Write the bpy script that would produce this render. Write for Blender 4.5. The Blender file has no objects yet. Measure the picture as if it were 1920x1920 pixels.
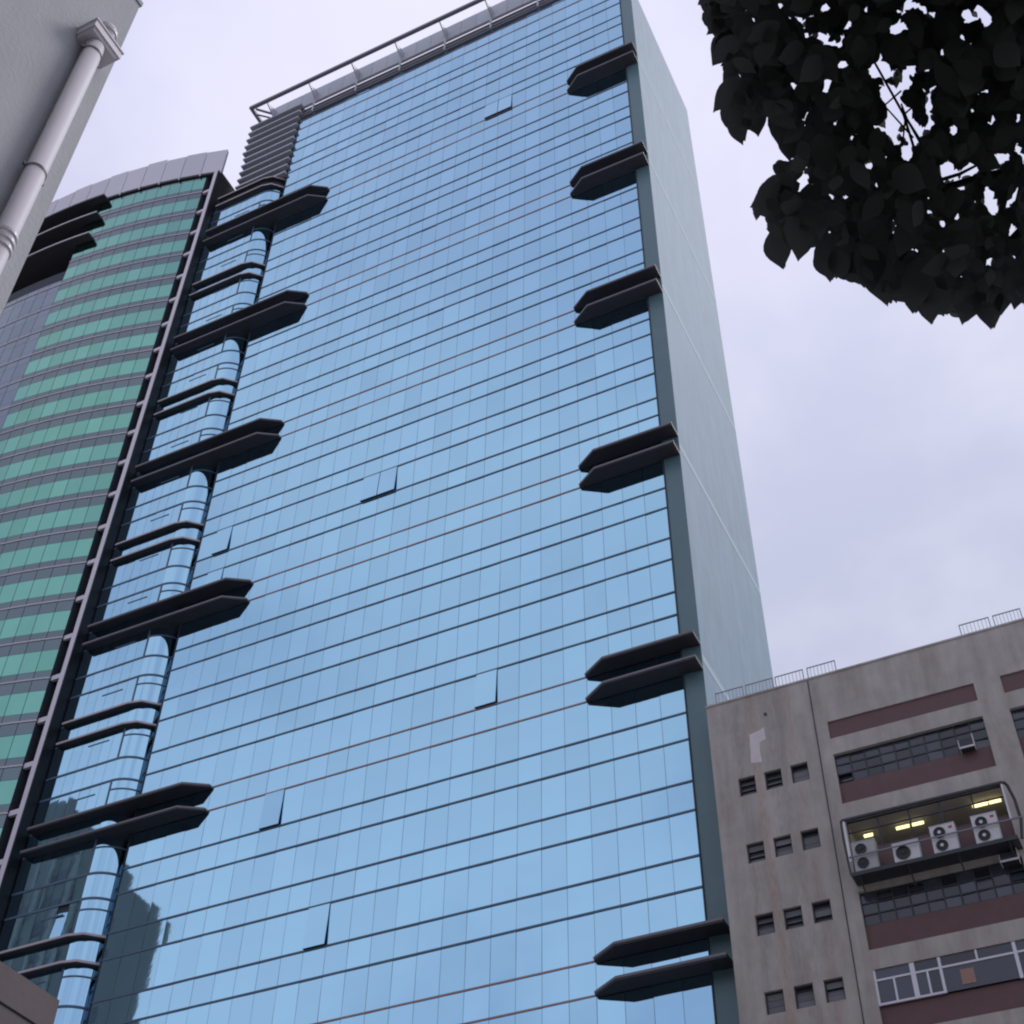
import bpy, math, random
from mathutils import Vector, Matrix, Euler
from bisect import bisect
random.seed(7)
R = math.radians
scene = bpy.context.scene
COL = scene.collection

# ------------------------------------------------------------------ camera (the eye is the origin, ground at -1.6)
GROUND = -1.6
HEAD, PITCH, ROLL, LENS = -0.469028051, 0.793176093, 0.0179824422, 36.0 * 2647.128 / 1920.0
fw = Vector((math.sin(HEAD) * math.cos(PITCH), math.cos(HEAD) * math.cos(PITCH), math.sin(PITCH)))
rt = Vector((math.cos(HEAD), -math.sin(HEAD), 0))
up = rt.cross(fw)
r2 = rt * math.cos(ROLL) + up * math.sin(ROLL)
u2 = -rt * math.sin(ROLL) + up * math.cos(ROLL)
cam = bpy.data.cameras.new('camera')
cam.lens, cam.sensor_width, cam.clip_start, cam.clip_end = LENS, 36.0, 0.1, 6000
co = bpy.data.objects.new('camera', cam)
COL.objects.link(co)
m = Matrix((r2, u2, -fw)).transposed().to_4x4()
co.matrix_world = m
scene.camera = co

# ------------------------------------------------------------------ light: bright overcast with the sun veiled behind the tower
SUN_EL, SUN_AZ = R(50), R(42)                       # azimuth from +Y towards +X
sl = bpy.data.lights.new('sun', 'SUN')
sl.energy, sl.angle, sl.color = 1.35, R(22), (1.0, 0.965, 0.94)
so = bpy.data.objects.new('sun', sl)
COL.objects.link(so)
sd = Vector((math.sin(SUN_AZ) * math.cos(SUN_EL), math.cos(SUN_AZ) * math.cos(SUN_EL), math.sin(SUN_EL)))
so.rotation_euler = sd.to_track_quat('Z', 'Y').to_euler()
so.location = (20, 10, 60)

world = bpy.data.worlds.new('World')
scene.world = world
world.use_nodes = True
nt = world.node_tree
nt.nodes.clear()
def wn(t, **k):
    n = nt.nodes.new(t)
    for a, b in k.items():
        setattr(n, a, b)
    return n
L = nt.links.new
out = wn('ShaderNodeOutputWorld')
sky = wn('ShaderNodeTexSky', sky_type='NISHITA', sun_disc=False, sun_elevation=SUN_EL, sun_rotation=SUN_AZ)
bg1 = wn('ShaderNodeBackground')
bg1.inputs['Strength'].default_value = 0.08
L(sky.outputs[0], bg1.inputs['Color'])
tc = wn('ShaderNodeTexCoord')
sep = wn('ShaderNodeSeparateXYZ')
L(tc.outputs['Generated'], sep.inputs[0])
# cloud deck: project the direction on a flat layer so that the clouds stretch towards the horizon
mx = wn('ShaderNodeMath', operation='MAXIMUM')
mx.inputs[1].default_value = 0.0
L(sep.outputs['Z'], mx.inputs[0])
ad = wn('ShaderNodeMath', operation='ADD')
ad.inputs[1].default_value = 0.35
L(mx.outputs[0], ad.inputs[0])
dv = wn('ShaderNodeVectorMath', operation='DIVIDE')
cmb = wn('ShaderNodeCombineXYZ')
for i in range(3):
    L(ad.outputs[0], cmb.inputs[i])
L(tc.outputs['Generated'], dv.inputs[0])
L(cmb.outputs[0], dv.inputs[1])
n1 = wn('ShaderNodeTexNoise')
n1.inputs['Scale'].default_value = 2.6
n1.inputs['Detail'].default_value = 5
n1.inputs['Roughness'].default_value = 0.52
n1.inputs['Distortion'].default_value = 0.3
shift = wn('ShaderNodeVectorMath', operation='ADD')
shift.inputs[1].default_value = (-5.8920, -7.0887, -5.1408)
L(dv.outputs[0], shift.inputs[0])
L(shift.outputs[0], n1.inputs['Vector'])
rmp = wn('ShaderNodeValToRGB')
rmp.color_ramp.interpolation = 'EASE'
rmp.color_ramp.elements[0].position, rmp.color_ramp.elements[1].position = 0.36, 0.62
rmp.color_ramp.elements[0].color = (0.85, 0.865, 0.91, 1)
rmp.color_ramp.elements[1].color = (1.09, 1.08, 1.05, 1)
L(n1.outputs['Fac'], rmp.inputs[0])
grd = wn('ShaderNodeValToRGB')
e = grd.color_ramp.elements
e[0].position, e[0].color = 0.0, (0.55, 0.575, 0.72, 1)
e[1].position, e[1].color = 1.0, (0.84, 0.835, 1.02, 1)
for p, c in ((0.42, (0.61, 0.635, 0.80, 1)), (0.64, (0.63, 0.655, 0.815, 1)), (0.75, (0.72, 0.735, 0.905, 1)), (0.86, (0.775, 0.775, 0.985, 1))):
    q = e.new(p)
    q.color = c
L(mx.outputs[0], grd.inputs[0])
mul = wn('ShaderNodeMix', data_type='RGBA', blend_type='MULTIPLY')
mul.inputs[0].default_value = 1.0
L(grd.outputs[0], mul.inputs[6])
L(rmp.outputs[0], mul.inputs[7])
def wm(op, a, b):
    n = wn('ShaderNodeMath', operation=op)
    for i, v in enumerate((a, b)):
        if isinstance(v, (int, float)):
            n.inputs[i].default_value = v
        else:
            L(v, n.inputs[i])
    return n.outputs[0]
back = wm('MINIMUM', wm('MAXIMUM', wm('MULTIPLY', wm('SUBTRACT', 0.15, sep.outputs['Y']), 1.8), 0.0), 1.0)
high = wm('MINIMUM', wm('MAXIMUM', wm('MULTIPLY', wm('SUBTRACT', sep.outputs['Z'], 0.52), 2.6), 0.0), 1.0)
dim = wm('SUBTRACT', 1.0, wm('MULTIPLY', wm('MULTIPLY', back, high), 0.20))
mul2 = wn('ShaderNodeMix', data_type='RGBA', blend_type='MULTIPLY')
mul2.inputs[0].default_value = 1.0
cdim = wn('ShaderNodeCombineXYZ')
for i in range(3):
    L(dim, cdim.inputs[i])
L(mul.outputs[2], mul2.inputs[6])
L(cdim.outputs[0], mul2.inputs[7])
bg2 = wn('ShaderNodeBackground')
bg2.inputs['Strength'].default_value = 1.05
L(mul2.outputs[2], bg2.inputs['Color'])
mixs = wn('ShaderNodeMixShader')
mixs.inputs[0].default_value = 0.94
L(bg1.outputs[0], mixs.inputs[1])
L(bg2.outputs[0], mixs.inputs[2])
L(mixs.outputs[0], out.inputs[0])

vs = scene.view_settings
vs.view_transform, vs.look, vs.exposure, vs.gamma = 'Standard', 'None', 0.0, 1.0
vs.use_curve_mapping = False
scene.cycles.filter_width = 2.1
scene.cycles.max_bounces = 8

# ------------------------------------------------------------------ materials
def mat(name, color, rough=0.6, metal=0.0, spec=0.5, var=0.0, noise=0.0, nscale=3.0, bump=0.0, bscale=20.0, emit=None, streak=0.0, trans=0.0):
    """procedural material: base colour with per-piece variation (var), a soft noise (noise) and relief (bump)"""
    M = bpy.data.materials.new(name)
    M.use_nodes = True
    t = M.node_tree
    p = t.nodes['Principled BSDF']
    p.inputs['Roughness'].default_value = rough
    p.inputs['Metallic'].default_value = metal
    p.inputs['Specular IOR Level'].default_value = spec
    if trans:
        p.inputs['Transmission Weight'].default_value = trans
    col = (*color, 1)
    p.inputs['Base Color'].default_value = col
    fac = None
    def math_node(op, a, b):
        n = t.nodes.new('ShaderNodeMath')
        n.operation = op
        for i, v in enumerate((a, b)):
            if isinstance(v, (int, float)):
                n.inputs[i].default_value = v
            else:
                t.links.new(v, n.inputs[i])
        return n.outputs[0]
    texc = t.nodes.new('ShaderNodeTexCoord')
    if var:
        oi = t.nodes.new('ShaderNodeObjectInfo')
        ge = t.nodes.new('ShaderNodeNewGeometry')
        s = math_node('FRACT', math_node('ADD', oi.outputs['Random'], ge.outputs['Random Per Island']), 0)
        fac = math_node('ADD', math_node('MULTIPLY', s, 2 * var), 1 - var)
    if noise:
        n = t.nodes.new('ShaderNodeTexNoise')
        n.inputs['Scale'].default_value = nscale
        n.inputs['Detail'].default_value = 6
        n.inputs['Roughness'].default_value = 0.6
        t.links.new(texc.outputs['Object'], n.inputs['Vector'])
        f2 = math_node('ADD', math_node('MULTIPLY', n.outputs['Fac'], 2 * noise), 1 - noise)
        fac = f2 if fac is None else math_node('MULTIPLY', fac, f2)
    src = None
    if streak:
        mp = t.nodes.new('ShaderNodeMapping')
        mp.inputs['Scale'].default_value = (1.3, 1.3, 0.22)
        t.links.new(texc.outputs['Object'], mp.inputs['Vector'])
        n = t.nodes.new('ShaderNodeTexNoise')
        n.inputs['Scale'].default_value = 1.0
        n.inputs['Detail'].default_value = 7
        n.inputs['Roughness'].default_value = 0.65
        t.links.new(mp.outputs[0], n.inputs['Vector'])
        cr = t.nodes.new('ShaderNodeValToRGB')
        cr.color_ramp.elements[0].position, cr.color_ramp.elements[1].position = 0.36, 0.66
        k = 1 - streak
        cr.color_ramp.elements[0].color = (color[0] * k, color[1] * k * 0.97, color[2] * k * 0.95, 1)
        cr.color_ramp.elements[1].color = col
        t.links.new(n.outputs['Fac'], cr.inputs[0])
        src = cr.outputs[0]
    if fac is not None or src is not None:
        mm = t.nodes.new('ShaderNodeMix')
        mm.data_type, mm.blend_type = 'RGBA', 'MULTIPLY'
        mm.inputs[0].default_value = 1.0
        mm.inputs[6].default_value = col
        if src is not None:
            t.links.new(src, mm.inputs[6])
        mm.inputs[7].default_value = (1, 1, 1, 1)
        if fac is not None:
            t.links.new(fac, mm.inputs[7])
        t.links.new(mm.outputs[2], p.inputs['Base Color'])
    if bump:
        n = t.nodes.new('ShaderNodeTexNoise')
        n.inputs['Scale'].default_value = bscale
        n.inputs['Detail'].default_value = 4
        t.links.new(texc.outputs['Object'], n.inputs['Vector'])
        b = t.nodes.new('ShaderNodeBump')
        b.inputs['Strength'].default_value = bump
        b.inputs['Distance'].default_value = 0.02
        t.links.new(n.outputs['Fac'], b.inputs['Height'])
        t.links.new(b.outputs[0], p.inputs['Normal'])
    if emit:
        p.inputs['Emission Color'].default_value = (*emit[0], 1)
        p.inputs['Emission Strength'].default_value = emit[1]
    return M

M = dict(
    blue=mat('blue_mirror_glass', (0.395, 0.665, 0.835), 0.025, 1.0, var=0.045, noise=0.05, nscale=0.35, bump=0.09, bscale=0.75),
    joint2=mat('blue_grey_joint', (0.10, 0.16, 0.22), 0.7),
    joint=mat('dark_joint', (0.03, 0.04, 0.055), 0.7),
    transom=mat('blue_grey_transom', (0.085, 0.14, 0.21), 0.5, var=0.05),
    copper=mat('rosy_metal_transom', (0.36, 0.24, 0.23), 0.45, 0.3),
    fin=mat('dark_bronze_panel', (0.036, 0.034, 0.042), 0.6, 0.0, noise=0.25, nscale=1.2),
    finedge=mat('grey_metal_edge', (0.17, 0.155, 0.17), 0.4, 0.2, noise=0.15, nscale=4),
    ledge=mat('pale_ledge_edge', (0.55, 0.48, 0.50), 0.45),
    strip=mat('grey_green_cladding', (0.115, 0.20, 0.22), 0.35, noise=0.12, nscale=0.9),
    side=mat('pale_grey_tile_wall', (0.215, 0.325, 0.42), 0.7, noise=0.10, nscale=0.8, bump=0.05, streak=0.13),
    sidejoint=mat('lighter_joint_band', (0.34, 0.45, 0.50), 0.7),
    louvre=mat('grey_louvre_metal', (0.42, 0.44, 0.49), 0.45, 0.1, var=0.1),
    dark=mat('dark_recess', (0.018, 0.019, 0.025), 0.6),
    crown=mat('grey_painted_steel', (0.20, 0.20, 0.235), 0.45, 0.1),
    crownpanel=mat('pale_metal_panel', (0.46, 0.48, 0.52), 0.45, 0.2, var=0.06),
    green=mat('green_mirror_glass', (0.20, 0.465, 0.385), 0.05, 1.0, var=0.08, noise=0.08, nscale=0.5),
    spandrel=mat('slate_spandrel_glass', (0.155, 0.20, 0.22), 0.16, 1.0, var=0.05, noise=0.06, nscale=0.6),
    greyglass=mat('slate_window_glass', (0.20, 0.24, 0.295), 0.08, 1.0, var=0.06),
    pink=mat('pale_rose_metal', (0.62, 0.54, 0.60), 0.5, 0.2),
    column=mat('pale_metal_column', (0.68, 0.63, 0.69), 0.4, 0.2, noise=0.1, nscale=1.5),
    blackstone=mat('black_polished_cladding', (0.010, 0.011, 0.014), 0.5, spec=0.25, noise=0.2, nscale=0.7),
    parapet=mat('lilac_grey_panel', (0.66, 0.64, 0.70), 0.5, var=0.05),
    white=mat('white_painted_render', (0.47, 0.485, 0.51), 0.8, noise=0.09, nscale=1.6, bump=0.3, bscale=22, streak=0.10),
    pipe=mat('white_pvc_pipe', (0.66, 0.62, 0.66), 0.4, noise=0.06, nscale=3),
    pipering=mat('grey_pipe_clamp', (0.16, 0.15, 0.17), 0.5),
    concrete=mat('stained_concrete', (0.50, 0.46, 0.425), 0.85, noise=0.22, nscale=1.3, bump=0.3, bscale=9, streak=0.28),
    patch=mat('fresh_cement_patch', (0.68, 0.62, 0.62), 0.85, noise=0.15, nscale=3),
    rust=mat('rusty_run_stain', (0.33, 0.225, 0.18), 0.9, noise=0.3, nscale=3),
    red=mat('dark_red_tile', (0.135, 0.070, 0.068), 0.6, noise=0.2, nscale=2),
    steel=mat('dark_steel_frame', (0.035, 0.037, 0.045), 0.5),
    pane=mat('dark_window_pane', (0.035, 0.042, 0.055), 0.12, spec=0.8, var=0.6),
    slat=mat('grey_window_slat', (0.16, 0.155, 0.17), 0.45, var=0.3),
    alu=mat('white_aluminium_frame', (0.72, 0.71, 0.76), 0.4),
    acwhite=mat('white_ac_casing', (0.66, 0.65, 0.66), 0.5, noise=0.08, nscale=4),
    acgrey=mat('aged_ac_casing', (0.42, 0.42, 0.41), 0.6, noise=0.15, nscale=4),
    acdark=mat('black_fan_grille', (0.03, 0.03, 0.033), 0.5),
    acred=mat('red_badge', (0.42, 0.07, 0.08), 0.5),
    tube=mat('lit_fluorescent_tube', (0.9, 0.8, 0.5), 0.5, emit=((1.0, 0.84, 0.40), 1.9)),
    room=mat('dim_room_plaster', (0.55, 0.53, 0.50), 0.9, noise=0.15, nscale=1.5),
    lowwall=mat('brown_grey_concrete', (0.145, 0.12, 0.125), 0.85, noise=0.15, nscale=2.0, bump=0.2, bscale=12, streak=0.1),
    rail=mat('galvanised_rail', (0.22, 0.21, 0.25), 0.5, 0.3),
    asphalt=mat('asphalt', (0.05, 0.05, 0.052), 0.9, noise=0.2, nscale=2, bump=0.3, bscale=60),
    paving=mat('paving', (0.38, 0.37, 0.36), 0.9, noise=0.15, nscale=2),
    paint=mat('road_paint', (0.75, 0.75, 0.72), 0.7),
    office=mat('slate_office_wall', (0.13, 0.13, 0.13), 0.7, noise=0.15, nscale=0.3),
    officepier=mat('pale_office_pier', (0.20, 0.20, 0.20), 0.8),
    blocker=mat('grey_blocker_wall', (0.26, 0.25, 0.25), 0.8, noise=0.15, nscale=0.3),
    officewin=mat('office_window_band', (0.07, 0.07, 0.08), 0.25),
    bark=mat('bark', (0.05, 0.04, 0.035), 0.9, noise=0.3, nscale=8, bump=0.5, bscale=25),
    leaf=mat('dark_green_leaf', (0.075, 0.08, 0.075), 0.85, spec=0.12, var=0.08),
    paper=mat('faded_poster_paper', (0.36, 0.22, 0.18), 0.8, noise=0.35, nscale=9),
)

lt_ = M['leaf'].node_tree
lp_ = lt_.nodes['Principled BSDF']
tr_ = lt_.nodes.new('ShaderNodeBsdfTranslucent')
tr_.inputs['Color'].default_value = (0.12, 0.125, 0.115, 1)
mx_ = lt_.nodes.new('ShaderNodeMixShader')
mx_.inputs[0].default_value = 0.5
lt_.links.new(lp_.outputs[0], mx_.inputs[1])
lt_.links.new(tr_.outputs[0], mx_.inputs[2])
lt_.links.new(mx_.outputs[0], lt_.nodes['Material Output'].inputs[0])

# rust and dirt runs on the concrete, below the small windows (object space of the concrete wall)
ct = M['concrete'].node_tree
cp = ct.nodes['Principled BSDF']
csrc = cp.inputs['Base Color'].links[0].from_socket
ctc = ct.nodes.new('ShaderNodeTexCoord')
cse = ct.nodes.new('ShaderNodeSeparateXYZ')
ct.links.new(ctc.outputs['Object'], cse.inputs[0])
cn = ct.nodes.new('ShaderNodeTexNoise')
cmp_ = ct.nodes.new('ShaderNodeMapping')
cmp_.inputs['Scale'].default_value = (5.0, 5.0, 0.45)
cn.inputs['Detail'].default_value = 5
ct.links.new(ctc.outputs['Object'], cmp_.inputs['Vector'])
ct.links.new(cmp_.outputs[0], cn.inputs['Vector'])
for xc, wd, colr, am in ((-8.42, 0.30, (0.40, 0.24, 0.15, 1), 0.95), (-9.1, 0.35, (0.22, 0.19, 0.18, 1), 0.6), (-7.3, 0.35, (0.26, 0.22, 0.21, 1), 0.55), (-6.75, 0.3, (0.36, 0.25, 0.19, 1), 0.6), (-7.75, 0.35, (0.22, 0.19, 0.18, 1), 0.5)):
    def mth(op, a, b):
        n = ct.nodes.new('ShaderNodeMath')
        n.operation = op
        n.use_clamp = True if op == 'MULTIPLY_ADD' else False
        for i, v in enumerate((a, b)):
            if isinstance(v, (int, float)):
                n.inputs[i].default_value = v
            else:
                ct.links.new(v, n.inputs[i])
        return n.outputs[0]
    d = mth('ABSOLUTE', mth('SUBTRACT', cse.outputs['X'], xc), 0)
    band = mth('MAXIMUM', mth('SUBTRACT', 1.0, mth('DIVIDE', d, wd)), 0.0)
    msk = mth('MULTIPLY', mth('MINIMUM', mth('MAXIMUM', mth('MULTIPLY', mth('SUBTRACT', cn.outputs['Fac'], 0.40), 3.2), 0.0), 1.0), mth('MULTIPLY', band, am))
    mm_ = ct.nodes.new('ShaderNodeMix')
    mm_.data_type = 'RGBA'
    ct.links.new(msk, mm_.inputs[0])
    ct.links.new(csrc, mm_.inputs[6])
    mm_.inputs[7].default_value = colr
    csrc = mm_.outputs[2]
ct.links.new(csrc, cp.inputs['Base Color'])

# ------------------------------------------------------------------ mesh helpers
BASE = {}
class MB:
    def __init__(s):
        s.v, s.f = [], []
    def add(s, vs, fs):
        n = len(s.v)
        s.v += [tuple(p) for p in vs]
        s.f += [tuple(i + n for i in f) for f in fs]
        return s
    def box(s, x0, x1, y0, y1, z0, z1):
        return s.add([(x0, y0, z0), (x1, y0, z0), (x1, y1, z0), (x0, y1, z0), (x0, y0, z1), (x1, y0, z1), (x1, y1, z1), (x0, y1, z1)],
                     [(0, 3, 2, 1), (4, 5, 6, 7), (0, 1, 5, 4), (1, 2, 6, 5), (2, 3, 7, 6), (3, 0, 4, 7)])
    def prism(s, poly, z0, z1):
        n = len(poly)
        a = sum(poly[i][0] * poly[(i + 1) % n][1] - poly[(i + 1) % n][0] * poly[i][1] for i in range(n))
        if a < 0:
            poly = poly[::-1]
        s.add([(x, y, z0) for x, y in poly] + [(x, y, z1) for x, y in poly],
              [tuple(range(n))[::-1], tuple(range(n, 2 * n))] + [(i, (i + 1) % n, (i + 1) % n + n, i + n) for i in range(n)])
        return s
    def strip(s, line, off, z0, z1):
        """a wall of even thickness that follows a plan line; off(i) gives the outer offset points"""
        n = len(line)
        vs = [(x, y, z0) for x, y in line] + [(x, y, z1) for x, y in line] + [(x, y, z0) for x, y in off] + [(x, y, z1) for x, y in off]
        fs = []
        for i in range(n - 1):
            fs += [(i, i + 1, i + 1 + n, i + n), (2 * n + i + 1, 2 * n + i, 3 * n + i, 3 * n + i + 1), (n + i, n + i + 1, 3 * n + i + 1, 3 * n + i), (i + 1, i, 2 * n + i, 2 * n + i + 1)]
        fs += [(0, n, 3 * n, 2 * n), (2 * n - 1, n - 1, 3 * n - 1, 4 * n - 1)]
        return s.add(vs, fs)
    def tube(s, pts, r, n=8, cap=True):
        pts = [Vector(p) for p in pts]
        rs = r if isinstance(r, (list, tuple)) else [r] * len(pts)
        rings = []
        ref = None
        for i, p in enumerate(pts):
            d = (pts[min(i + 1, len(pts) - 1)] - pts[max(i - 1, 0)]).normalized()
            if ref is None:
                ref = d.orthogonal().normalized()
            ref = (ref - d * ref.dot(d)).normalized()
            b = d.cross(ref)
            rings.append([p + (ref * math.cos(2 * math.pi * k / n) + b * math.sin(2 * math.pi * k / n)) * rs[i] for k in range(n)])
        vs = [q for ring in rings for q in ring]
        fs = [(i * n + k, i * n + (k + 1) % n, (i + 1) * n + (k + 1) % n, (i + 1) * n + k) for i in range(len(pts) - 1) for k in range(n)]
        if cap:
            fs += [tuple(range(n))[::-1], tuple((len(pts) - 1) * n + k for k in range(n))]
        return s.add(vs, fs)
    def bar(s, a, b, w, h):
        """a straight rectangular bar from a to b"""
        a, b = Vector(a), Vector(b)
        d = (b - a).normalized()
        x = d.cross(Vector((0, 0, 1)))
        x = Vector((1, 0, 0)) if x.length < 1e-4 else x.normalized()
        y = d.cross(x)
        vs = [p + x * sx * w / 2 + y * sy * h / 2 for p in (a, b) for sx, sy in ((-1, -1), (1, -1), (1, 1), (-1, 1))]
        return s.add(vs, [(3, 2, 1, 0), (4, 5, 6, 7), (0, 1, 5, 4), (1, 2, 6, 5), (2, 3, 7, 6), (3, 0, 4, 7)])
    def ring(s, c, r0, r1, y0, y1, n=20):
        """a flat ring (washer) facing -Y"""
        cx, cz = c
        vs = []
        for r, y in ((r0, y0), (r1, y0), (r1, y1), (r0, y1)):
            vs += [(cx + r * math.cos(2 * math.pi * k / n), y, cz + r * math.sin(2 * math.pi * k / n)) for k in range(n)]
        fs = [(j * n + k, j * n + (k + 1) % n, ((j + 1) % 4) * n + (k + 1) % n, ((j + 1) % 4) * n + k) for j in range(4) for k in range(n)]
        return s.add(vs, fs)
    def disc(s, c, r, y0, y1, n=20):
        cx, cz = c
        vs = [(cx + r * math.cos(2 * math.pi * k / n), y, cz + r * math.sin(2 * math.pi * k / n)) for y in (y0, y1) for k in range(n)]
        return s.add(vs, [tuple(range(n)), tuple(range(n, 2 * n))[::-1]] + [(k + n, (k + 1) % n + n, (k + 1) % n, k) for k in range(n)])
    def mesh(s, name, material, off=(0, 0, 0), smooth=False):
        me = bpy.data.meshes.new(name)
        ox, oy, oz = off
        me.from_pydata([(x - ox, y - oy, z - oz) for x, y, z in s.v], [], s.f)
        me.materials.append(material)
        if smooth:
            me.polygons.foreach_set('use_smooth', [True] * len(me.polygons))
        return me

def tag(o, label=None, cat=None, group=None, kind=None):
    for k, v in (('label', label), ('category', cat), ('group', group), ('kind', kind)):
        if v:
            o[k] = v
    return o
def thing(name, base, label, cat, group=None):
    o = bpy.data.objects.new(name, None)
    COL.objects.link(o)
    o.location = base
    o.empty_display_size = 0.3
    BASE[o.name] = tuple(base)
    return tag(o, label, cat, group)
GK = 1.0071                                         # storey scale of the green tower's layout
def part(name, mb, material, parent, label=None, kind=None, smooth=False):
    """one mesh child; mb holds world coordinates"""
    b = BASE[parent.name]
    if parent.name.startswith('green_tower') or name in ('shade_edge',):
        mb.v = [(x * GK, y * GK, z * GK) for x, y, z in mb.v]
    o = bpy.data.objects.new(name, mb.mesh(name, material, b, smooth))
    COL.objects.link(o)
    o.parent = parent
    BASE[o.name] = b
    return tag(o, label, kind=kind)
def link(name, me, parent, loc, rot=(0, 0, 0)):
    """one more child that shares the mesh me; loc in world coordinates"""
    b = BASE[parent.name]
    o = bpy.data.objects.new(name, me)
    COL.objects.link(o)
    o.parent = parent
    o.location = (loc[0] - b[0], loc[1] - b[1], loc[2] - b[2])
    o.rotation_euler = rot
    return o
def struct(name, mb, material):
    o = bpy.data.objects.new(name, mb.mesh(name, material))
    COL.objects.link(o)
    return tag(o, kind='structure')

# ------------------------------------------------------------------ ground
struct('ground', MB().box(-1500, 1500, -1500, 1500, GROUND - 0.5, GROUND), M['paving'])
struct('road', MB().box(-300, 300, -6.0, 3.0, GROUND + 0.002, GROUND + 0.006), M['asphalt'])
struct('pavement', MB().box(-300, 300, 3.0, 45.0, GROUND + 0.01, GROUND + 0.13), M['paving'])
rm = MB()
for i in range(-40, 40):
    rm.box(i * 6, i * 6 + 2.5, -1.56, -1.44, GROUND + 0.008, GROUND + 0.011)
struct('road_markings', rm, M['paint'])

# ================================================================== GLASS TOWER
FY = 48.0                                           # facade plane
X0, W, NC = -46.14, 1.177, 26                       # left edge, pane width, panes across
XR = X0 + W * NC                                    # right edge of the glass
ZB, PER, VIS, FLR = 27.456, 14.36, 2.153, 3.59      # lower fin level, four storeys, vision height, storey
tower = thing('glass_tower', (-30, FY, GROUND), 'tall blue mirror glass office tower with dark paired fins filling the middle', 'building')
def levels(z0, z1):
    """[(z, is_fin_level)] of all transoms"""
    out = []
    for k in range(-2, 7):
        b = ZB + PER * k
        for j in range(4):
            out += [(b + FLR * j, j == 0), (b + FLR * j + VIS, False if j < 3 else True)]
    return [(z, f) for z, f in out if z0 <= z <= z1]
LV = levels(-1.5, 114.0)
TOP = 114.4
rows = [(LV[i][0], LV[i + 1][0] if i + 1 < len(LV) else TOP, ) for i in range(len(LV))]

# openable sashes that stand open: (first column, columns, height of the bottom edge)
opens = [(16, 2, 99.26), (10, 2, 60.1), (1, 1, 60.1), (17, 1, 41.82), (7, 1, 38.3), (10, 1, 31.1), (1, 1, 56.5)]
open_cells = {}
for c, n, zb in opens:
    best = min(range(len(rows)), key=lambda i: abs(rows[i][0] - zb) + (5 if rows[i][1] - rows[i][0] < 1.9 else 0))
    for i in range(n):
        open_cells[(c + i, best)] = (c, n)
G = 0.016
def pane_mesh(w, h, material, name='pane', t=0.03):
    return MB().box(-w / 2 + G / 2, w / 2 - G / 2, 0, t, -h / 2 + 0.02, h / 2 - 0.02).mesh(name, material)
pm_cache = {}
def pm(w, h, key, name='pane'):
    k = (round(w, 3), round(h, 3), key, name)
    if k not in pm_cache:
        pm_cache[k] = pane_mesh(w, h, M[key], name)
    return pm_cache[k]
TILT = R(0.2)
rng = random.Random(3)
vis_rows = [i for i, (a, b) in enumerate(rows) if b > 23.5]
single = [(c, i) for i in vis_rows for c in range(NC) if (c, i) not in open_cells][:300]
single_set = set(single)
rest = MB()
for i, (a, b) in enumerate(rows):
    for c in range(NC):
        if (c, i) in open_cells:
            continue
        xc, zc, h = X0 + W * (c + 0.5), (a + b) / 2, b - a
        tx, tz = rng.gauss(0, TILT), rng.gauss(0, TILT)
        if (c, i) in single_set:
            link('pane', pm(W, h, 'blue'), tower, (xc, FY, zc), (tx, 0, tz))
        else:
            rot = Euler((tx, 0, tz)).to_matrix()
            hw, hh = W / 2 - G / 2, h / 2 - 0.02
            vs = []
            for x, y, z in ((-hw, 0, -hh), (hw, 0, -hh), (hw, 0, hh), (-hw, 0, hh), (-hw, .03, -hh), (hw, .03, -hh), (hw, .03, hh), (-hw, .03, hh)):
                p = rot @ Vector((x, y, z))
                vs.append((xc + p.x, FY + p.y, zc + p.z))
            rest.add(vs, [(0, 1, 2, 3), (0, 4, 5, 1), (1, 5, 6, 2), (2, 6, 7, 3), (3, 7, 4, 0)])
part('upper_panes', rest, M['blue'], tower, kind='stuff')
part('backing_wall', MB().box(X0, XR, FY + 0.09, FY + 0.4, GROUND, TOP), M['joint2'], tower)
for z, f in LV:
    h = 0.038 if f else 0.048
    part('transom', MB().box(X0, XR, FY - 0.035, FY + 0.088, z - h, z + h), M['copper' if f else 'transom'], tower)
part('coping', MB().box(X0 - 0.05, XR + 0.02, FY - 0.06, FY + 0.41, TOP + 0.003, TOP + 0.12), M['finedge'], tower)
# open sashes, hinged at their top edge
done = set()
for (c, i), (c0, n) in open_cells.items():
    if (c0, i) in done:
        continue
    done.add((c0, i))
    a, b = rows[i]
    w, h = W * n, b - a
    ang = -R(3.6 if n == 2 else 3.3)
    root = part('open_sash', MB().box(X0 + W * c0 + 0.03, X0 + W * (c0 + n) - 0.03, FY + 0.05, FY + 0.088, a + 0.06, b - 0.06), M['dark'], tower)
    for j in range(n):
        me = MB().box(-W / 2 + 0.025, W / 2 - 0.025, 0, 0.03, -h + 0.05, -0.05).mesh('sash_pane', M['blue'])
        link('sash_pane', me, root, (X0 + W * (c0 + j + 0.5), FY - 0.035, b), (ang, 0, 0))
    me = MB().box(-w / 2 + 0.03, w / 2 - 0.03, 0.032, 0.09, -h + 0.045, -0.05).mesh('sash_frame', M['joint'])
    link('sash_frame', me, root, (X0 + W * (c0 + n / 2), FY - 0.035, b), (ang, 0, 0))

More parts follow.
